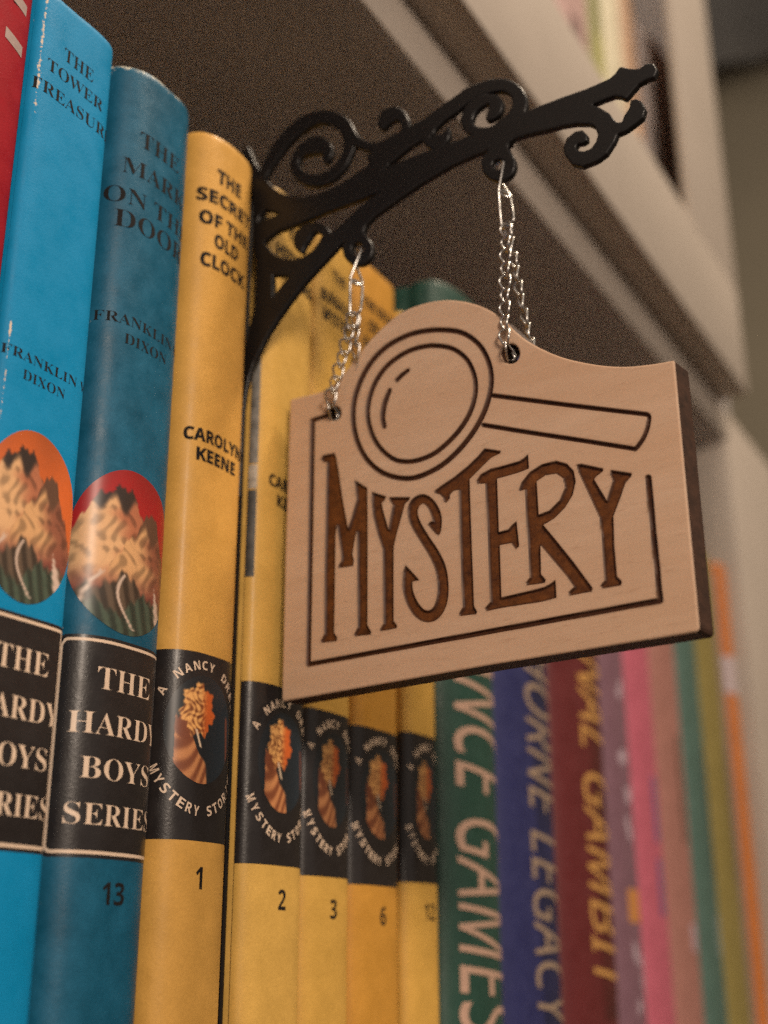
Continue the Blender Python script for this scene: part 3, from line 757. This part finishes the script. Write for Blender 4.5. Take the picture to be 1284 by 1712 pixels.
# ------------------------------------------------------------------ wooden sign
dl = np.array([math.sin(math.radians(9.52)), math.cos(math.radians(9.52)), 0])   # towards the shelf
du = -dl                                                                          # sign's own right
nn = np.array([-math.cos(math.radians(9.52)), math.sin(math.radians(9.52)), 0])   # face normal, towards -X
P0 = np.array([0.2025, -0.0660, 0.1321])
_r = (852 - PX) * np.array(RIGHT) - (590 - PY) * np.array(UP) + FPX * np.array(FWD)
P0 = CAM + _r * ((0.2025) / _r[0])
g = 0.18
u_ = np.arange(-63, 37.5, g); v_ = np.arange(-65, 20, g)
UU, VV = np.meshgrid(u_, v_)
Pw = P0 + (UU[..., None] * du + VV[..., None] * np.array([0, 0, 1])) * MM
U, V_ = proj(Pw)
cF, cG, cH, cK = cv(460, 480, 2.446), cv(800, 540, 2.852), cv(500, 740, 4.586), cv(740, 730, 3.379)
top = catmull([(484.5, 668.5), (500, 664), (518, 660), (535, 655), (552, 646), (572, 627), (595, 597), (623.5, 563), (664.4, 526), (705.3, 508), (746, 501.3), (779, 504.5), (811.6, 515), (840, 533), (864, 556), (887.7, 573.3), (922.7, 590.8), (957.8, 602), (1005, 610.5), (1045.4, 612.5), (1085, 609), (1124.5, 602.5)], 5)
outl = [tuple(p) for p in top] + [(1127.5, 604), (1147.5, 822), (1169, 1048), (1168, 1053), (1163, 1056.5), (820, 1111.5), (474, 1172.5), (470.5, 1170), (476.5, 920)]
S = sd_poly(U, V_, outl)
S = np.maximum(S, -(np.hypot((U - 853) / 15.0, (V_ - 591) / 16.5) - 1) * 14)
S = np.maximum(S, -(np.hypot((U - 557) / 12.5, (V_ - 690.5) / 12.5) - 1) * 12)
ring1 = [(x, y, 4.0) for x, y in cF([(690, 176), (770, 190), (840, 245), (878, 330), (880, 420), (850, 520), (790, 620), (705, 710), (620, 762), (540, 783), (450, 765), (380, 712), (335, 630), (318, 530), (332, 430), (380, 325), (450, 248), (535, 200), (610, 180)])]
ring2 = [(x, y, 3.7) for x, y in cF([(660, 240), (730, 255), (785, 300), (815, 370), (817, 440), (793, 520), (740, 600), (665, 670), (600, 703), (540, 714), (480, 702), (422, 650), (388, 580), (378, 500), (400, 410), (450, 330), (520, 275), (590, 247)])]
hand = cG([(68, 346, 10), (300, 376, 10), (560, 408, 10), (800, 436, 10)]); hand2 = cG([(800, 436, 10), (812, 450, 10), (803, 505, 10), (782, 555, 10), (750, 598, 10), (738, 600, 10)]); hand3 = cG([(738, 600, 10), (500, 562, 10), (250, 524, 10), (22, 487, 10)])
engr = {
 'lens_rim': [sd_stroke(U, V_, ring1, 6, True)], 'lens_edge': [sd_stroke(U, V_, ring2, 6, True)],
 'glass_glint': [sd_stroke(U, V_, cF([(497, 381, 8), (520, 358, 8), (543, 340, 7)])), sd_stroke(U, V_, cF([(468, 422, 8), (447, 478, 10), (439, 530, 10), (445, 570, 9)]))],
 'handle_outline': [sd_stroke(U, V_, hand, 4), sd_stroke(U, V_, hand2, 4), sd_stroke(U, V_, hand3, 4)],
 'border_line': [sd_stroke(U, V_, [(549, 694, 3.2), (523, 702.5, 3.2)], 1), sd_stroke(U, V_, [(522.5, 703, 3.8), (519, 905, 3.6), (515.2, 1111, 3.6)], 4), sd_stroke(U, V_, [(515.2, 1111, 3.6), (812, 1057, 4.2), (1103.3, 1004.2, 4.8)], 4), sd_stroke(U, V_, [(1103.5, 1004, 4.8), (1093, 900, 5.0), (1083.3, 799, 5.2)], 4)],
}
letters = [
 [cH([(165, 130), (182, 98), (270, 82), (280, 110), (300, 220), (330, 430), (372, 660), (400, 580), (440, 440), (425, 290), (520, 350), (522, 700), (521, 1200), (520, 1400), (550, 1455), (545, 1472), (425, 1485), (420, 1472), (448, 1420), (446, 1000), (443, 720), (438, 680), (425, 740), (405, 860), (416, 900), (413, 945), (300, 962), (300, 948), (322, 908), (324, 870), (288, 630), (277, 700), (272, 1000), (265, 1460), (290, 1498), (285, 1520), (170, 1535), (165, 1522), (192, 1470), (195, 1000), (205, 500), (212, 150), (190, 152)])],
 [cH([(558, 380), (665, 415), (655, 440), (630, 462), (640, 520), (682, 665), (702, 560), (716, 480), (692, 440), (690, 420), (848, 420), (845, 437), (810, 468), (790, 540), (745, 700), (722, 800), (721, 1000), (721, 1370), (748, 1405), (745, 1422), (620, 1445), (622, 1430), (645, 1390), (642, 1000), (640, 820), (600, 700), (565, 560), (555, 450)])],
 [cH([(985, 630), (1010, 603), (1085, 620), (1068, 712), (1040, 695)]), cH([(815, 943), (918, 1055), (880, 1062), (845, 1075), (795, 1050), (797, 990)])],
 [cK([(-45, 305), (0, 272), (60, 232), (140, 168), (200, 110), (235, 68), (325, 82), (325, 92), (270, 120), (220, 170), (150, 240), (155, 400), (165, 700), (175, 960), (192, 990), (188, 1002), (95, 1013), (92, 1001), (112, 965), (97, 600), (90, 300), (60, 305), (38, 330), (38, 350), (20, 372), (5, 368), (2, 345), (-20, 325), (-47, 318)])],
 [cK([(190, 250), (215, 213), (270, 183), (350, 163), (430, 140), (455, 125), (480, 102), (485, 180), (420, 205), (350, 225), (305, 236), (315, 540), (370, 525), (390, 500), (415, 480), (430, 620), (410, 635), (385, 600), (320, 613), (330, 910), (450, 882), (570, 852), (600, 837), (635, 812), (641, 910), (560, 932), (330, 967), (245, 985), (238, 970), (268, 935), (255, 600), (240, 264), (195, 266)])],
 [cK([(430, 302), (445, 260), (490, 202), (560, 157), (640, 138), (700, 155), (738, 195), (749, 255), (732, 330), (690, 400), (630, 460), (565, 500), (640, 590), (740, 715), (845, 858), (840, 875), (715, 898), (710, 880), (740, 850), (700, 790), (550, 612), (553, 780), (580, 810), (575, 826), (475, 840), (470, 825), (492, 795), (480, 600), (462, 298), (437, 306)])],
 [cK([(755, 160), (780, 155), (905, 182), (905, 194), (865, 225), (852, 242), (925, 362), (960, 250), (945, 215), (948, 190), (1065, 208), (1065, 222), (1030, 262), (1000, 350), (962, 450), (967, 600), (982, 790), (1010, 820), (1005, 840), (900, 857), (890, 843), (915, 812), (900, 600), (885, 460), (830, 340), (765, 200)])]]
lets = []
for k, L in enumerate(letters):
    s = np.full(U.shape, 1e3)
    for p in L: s = np.minimum(s, sd_poly(U, V_, p))
    if k == 2: s = np.minimum(s, sd_stroke(U, V_, cH([(1064, 690, 16), (1060, 640, 30), (1050, 560, 37), (1010, 475, 35), (950, 432, 34), (892, 462, 38), (868, 530, 38), (890, 620, 38), (960, 740, 38), (1030, 850, 40), (1080, 960, 42), (1100, 1080, 42), (1095, 1200, 42), (1060, 1290, 42), (1000, 1332, 44), (930, 1315, 42), (872, 1245, 40), (835, 1150, 38), (828, 1070, 36), (828, 1015, 28)])))
    if k == 5: s = np.maximum(s, -sd_poly(U, V_, cK([(528, 252), (580, 217), (640, 208), (678, 235), (690, 290), (660, 360), (600, 420), (540, 442)])))
    lets.append(s)
groups = [('letter', s) for s in lets]
for nme, L in engr.items():
    if nme == 'glass_glint': groups += [(nme, s) for s in L]
    else: groups.append((nme, np.minimum.reduce(L)))
EL = np.minimum.reduce(lets)
E = np.full(U.shape, 1e3)
for _, s in groups: E = np.minimum(E, s)
pts, faces, rims, rf = cut_grid(S)
Sv = bilin(S, pts); Sv[rf] = 0; Ev = bilin(E, pts); mmpx = 0.142
dep = 0.48 * sm((-Ev * mmpx + 0.03) / 0.30)
rough_ = 0.05 * np.random.rand(len(pts)) * (Ev < -1)
edge = 0.22 * (1 - sm(-Sv * mmpx / 0.3))
T = 5.3
uu = u_[0] + pts[:, 0] * g; vv = v_[0] + pts[:, 1] * g
# the sign is stored in its own frame: x = right, y = up, z = out of the face
fz = -(dep + rough_ + edge)
burn = np.maximum(sm((-Ev * mmpx + 0.20) / 0.27), 0.20 * np.clip(1 - (Ev * mmpx) / 0.9, 0, 1) ** 2)
N = len(pts); rim_ids = np.nonzero(rf)[0]; rmap = {int(r): 2 * N + k for k, r in enumerate(rim_ids)}
front = np.stack([uu, vv, fz], 1); back = np.stack([uu, vv, np.full(N, -T)], 1)
rimv = front[rim_ids] + [0, 0, -0.02]
allv = np.concatenate([front, back, rimv]) * MM
burnA = np.concatenate([burn, np.zeros(N), np.zeros(len(rim_ids))])
charA = np.concatenate([np.clip(1 - (-Sv * mmpx) / 0.22, 0, 1) * .5, np.ones(N) * .2, np.ones(len(rim_ids))])
scoA = np.concatenate([sm((-bilin(EL, pts) * 0.142 - .16) / .55), np.zeros(N + 2 * len(rim_ids))])
backrim = back[rim_ids] * MM
allv = np.concatenate([allv, backrim]); nb = 2 * N + len(rim_ids)
bmap = {int(r): nb + k for k, r in enumerate(rim_ids)}
burnA = np.concatenate([burnA, np.zeros(len(rim_ids))]); charA = np.concatenate([charA, np.ones(len(rim_ids))])
walls = [(rmap[b], rmap[a], bmap[a], bmap[b]) for a, b in rims]
sign = bpy.data.objects.new('hanging_sign', None); COL.objects.link(sign); sign.empty_display_size = .01
Mx = Matrix(((du[0], 0, nn[0], P0[0]), (du[1], 0, nn[1], P0[1]), (du[2], 1, nn[2], P0[2]), (0, 0, 0, 1)))
sign.matrix_world = Mx
sign['label'] = 'pale maple sign reading MYSTERY with a burnt magnifying glass, hung on two chains'; sign['category'] = 'sign'
gid = np.full(N, -1)
for k, (nme, s) in enumerate(groups):
    gid[bilin(s, pts) < -0.6] = k
buckets = {k: [] for k in range(-1, len(groups))}
for f in faces:
    ks = [gid[q] for q in f]
    buckets[ks[0] if all(q == ks[0] for q in ks) else -1].append(f)
def signpart(name, F, label=None):
    used = sorted({q for f in F for q in f}); mp = {q: i for i, q in enumerate(used)}
    me = bpy.data.meshes.new(name)
    me.from_pydata(allv[used].tolist(), [], [[mp[q] for q in f] for f in F]); me.materials.append(WOOD)
    for k, d in (('burn', burnA), ('char', charA), ('scorch', scoA)):
        a = me.attributes.new(k, 'FLOAT', 'POINT'); a.data.foreach_set('value', d[used])
    me.polygons.foreach_set('use_smooth', [True] * len(me.polygons)); me.set_sharp_from_angle(angle=math.radians(65)); me.update()
    o = bpy.data.objects.new(name, me); COL.objects.link(o); o.parent = sign
    if label: o['label'] = label
    return o
body = buckets[-1] + [[q + N for q in f[::-1]] for f in faces] + walls
signpart('board', body)
names = ['M', 'Y', 'S', 'T', 'E', 'R', 'Y']
for k, (nme, s) in enumerate(groups):
    lab = ('carved letter %s' % names[k]) + (' at the start' if k == 1 else ' at the end' if k == 6 else '') if k < 7 else None
    signpart(nme, buckets[k], lab)

# ------------------------------------------------------------------ chains
def link_mesh(L, W, wire, name='chain_link', nseg=26, ns=8, twist=0.0):
    """oval wire link, long axis along z, in millimetres, with a slight curb twist"""
    V, F = [], []; r = (W - wire) / 2; h = (L - W) / 2
    path = []
    for k in range(nseg):
        t = 2 * math.pi * k / nseg
        x = r * math.cos(t); z = r * math.sin(t) + (h if math.sin(t) > 1e-6 else -h if math.sin(t) < -1e-6 else 0)
        path.append(Vector((x, twist * x * z / max(r, .1) / L, z)))
    for k in range(nseg):
        tn = (path[(k + 1) % nseg] - path[k - 1]).normalized(); b = Vector((0, 1, 0)); a = tn.cross(b).normalized(); b = a.cross(tn)
        for q in range(ns):
            th = 2 * math.pi * q / ns; V.append((path[k] + (a * math.cos(th) + b * math.sin(th)) * wire / 2) * MM)
    for k in range(nseg):
        for q in range(ns):
            F.append((k * ns + q, ((k + 1) % nseg) * ns + q, ((k + 1) % nseg) * ns + (q + 1) % ns, k * ns + (q + 1) % ns))
    me = bpy.data.meshes.new(name); me.from_pydata([tuple(v) for v in V], [], F); me.materials.append(SILVER)
    me.polygons.foreach_set('use_smooth', [True] * len(me.polygons)); me.update(); return me
SMALL = link_mesh(4.5, 3.2, 0.52, twist=1.5); LONG = link_mesh(9.2, 3.2, 0.62, twist=3.2)
def place_link(me, p, axis, face, parent, name='chain_link'):
    """axis: along the chain; face: normal of the link's flat side"""
    z = Vector(axis).normalized(); y = Vector(face); y = (y - z * y.dot(z)).normalized(); x = y.cross(z)
    M = Matrix((x, y, z)).transposed().to_4x4(); M.translation = Vector(p) - Vector(parent.location)
    o = bpy.data.objects.new(name, me); COL.objects.link(o); o.parent = parent; o.matrix_local = M; return o
def run(path, parent, pitch=3.0, rot0=0.0, base=Vector((-1, 0.1, 0)), jit=0.08, tw=0.22):
    P = [Vector(p) for p in path]; L = sum((b - a).length for a, b in zip(P[:-1], P[1:])); n = max(1, round(L / (pitch * MM)))
    step = L / n
    for k in range(n):
        d = (k + .5) * step; i = 0
        while i < len(P) - 2 and d > (P[i + 1] - P[i]).length: d -= (P[i + 1] - P[i]).length; i += 1
        e = (P[i + 1] - P[i]); q = P[i] + e.normalized() * d
        ang = rot0 + (tw if k % 2 else -tw * 0.2) + random.uniform(-jit, jit)
        f = Matrix.Rotation(ang, 3, e.normalized()) @ base
        e = e.normalized() + Vector(f).cross(e.normalized()).normalized() * .42
        place_link(SMALL, q, e, f, parent)
def hang(u, v, w=0.0): return Vector(P0 + (u * du + v * np.array([0, 0, 1]) + w * nn) * MM)
def ray_x(px, py, X):
    r = (px - PX) * np.array(RIGHT) - (py - PY) * np.array(UP) + FPX * np.array(FWD)
    return Vector(CAM + r * ((X * MM - CAM[0]) / r[0]))
# right chain (outer end of the arm)
def chain(label, eye, p1, p2, hole, hu, hv, back_out, rotF):
    t = empty('hanging_chain', tuple(eye), label, 'chain', 'silver chains holding the sign')
    mid = eye + (p1 - eye) * .5
    d1 = (p1 - eye); d1.normalize()
    place_link(LONG, eye + d1 * 3.4 * MM, d1, Vector((-0.35, .94, 0)), t)
    d2 = (p2 - p1).normalized()
    place_link(LONG, (p1 + p2) * .5, d2, Vector((-.9, -.45, 0)), t)
    fr = [p2 + Vector((-.5 * MM, 0, 0)), p2.lerp(hole + Vector(nn) * 1.2 * MM, .5) + Vector(nn) * .4 * MM, hole + Vector(nn) * 1.4 * MM + Vector((0, 0, 1.6 * MM))]
    run(fr, t, rot0=rotF)
    place_link(SMALL, hole + Vector(nn) * .15 * MM + Vector((0, 0, .3 * MM)), Vector((0, 0, 1)) + Vector(nn) * 1.0, du, t)
    bk = [p2 + Vector((.4 * MM, 0, 0)), p2.lerp(hole - Vector(nn) * back_out * MM, .55), hole - Vector(nn) * back_out * MM + Vector((0, 0, 4 * MM)), hole - Vector(nn) * 6.2 * MM + Vector((0, 0, .8 * MM))]
    run(bk, t, rot0=rotF + .5)
    place_link(SMALL, hole - Vector(nn) * 3.0 * MM - Vector((0, 0, .2 * MM)), Vector((0, 0, .25)) + Vector(nn), du, t)
    return t
XM = XB + TB / 2
e1 = ray_x(834, 280, XM); q1 = ray_x(843, 322, XM); r1 = ray_x(849, 376, XM)
h1 = Vector(hang(0, 0, 0))
chain('longer silver chain at the outer end of the bracket, over the maple sign\'s right hole', e1, q1, r1, h1, 0, 0, 8.6, 0.35)
e2 = ray_x(597, 424, XM); q2 = ray_x(596, 470, XM); r2 = ray_x(594, 528, XM)
_d = (557 - PX) * np.array(RIGHT) - (690 - PY) * np.array(UP) + FPX * np.array(FWD)
h2 = Vector(CAM + _d * (((P0 - CAM) @ nn) / (_d @ nn)))
chain('shorter silver chain nearer the books, threaded through the maple sign\'s left hole', e2, q2, r2, h2, 0, 0, 7.6, 0.0)
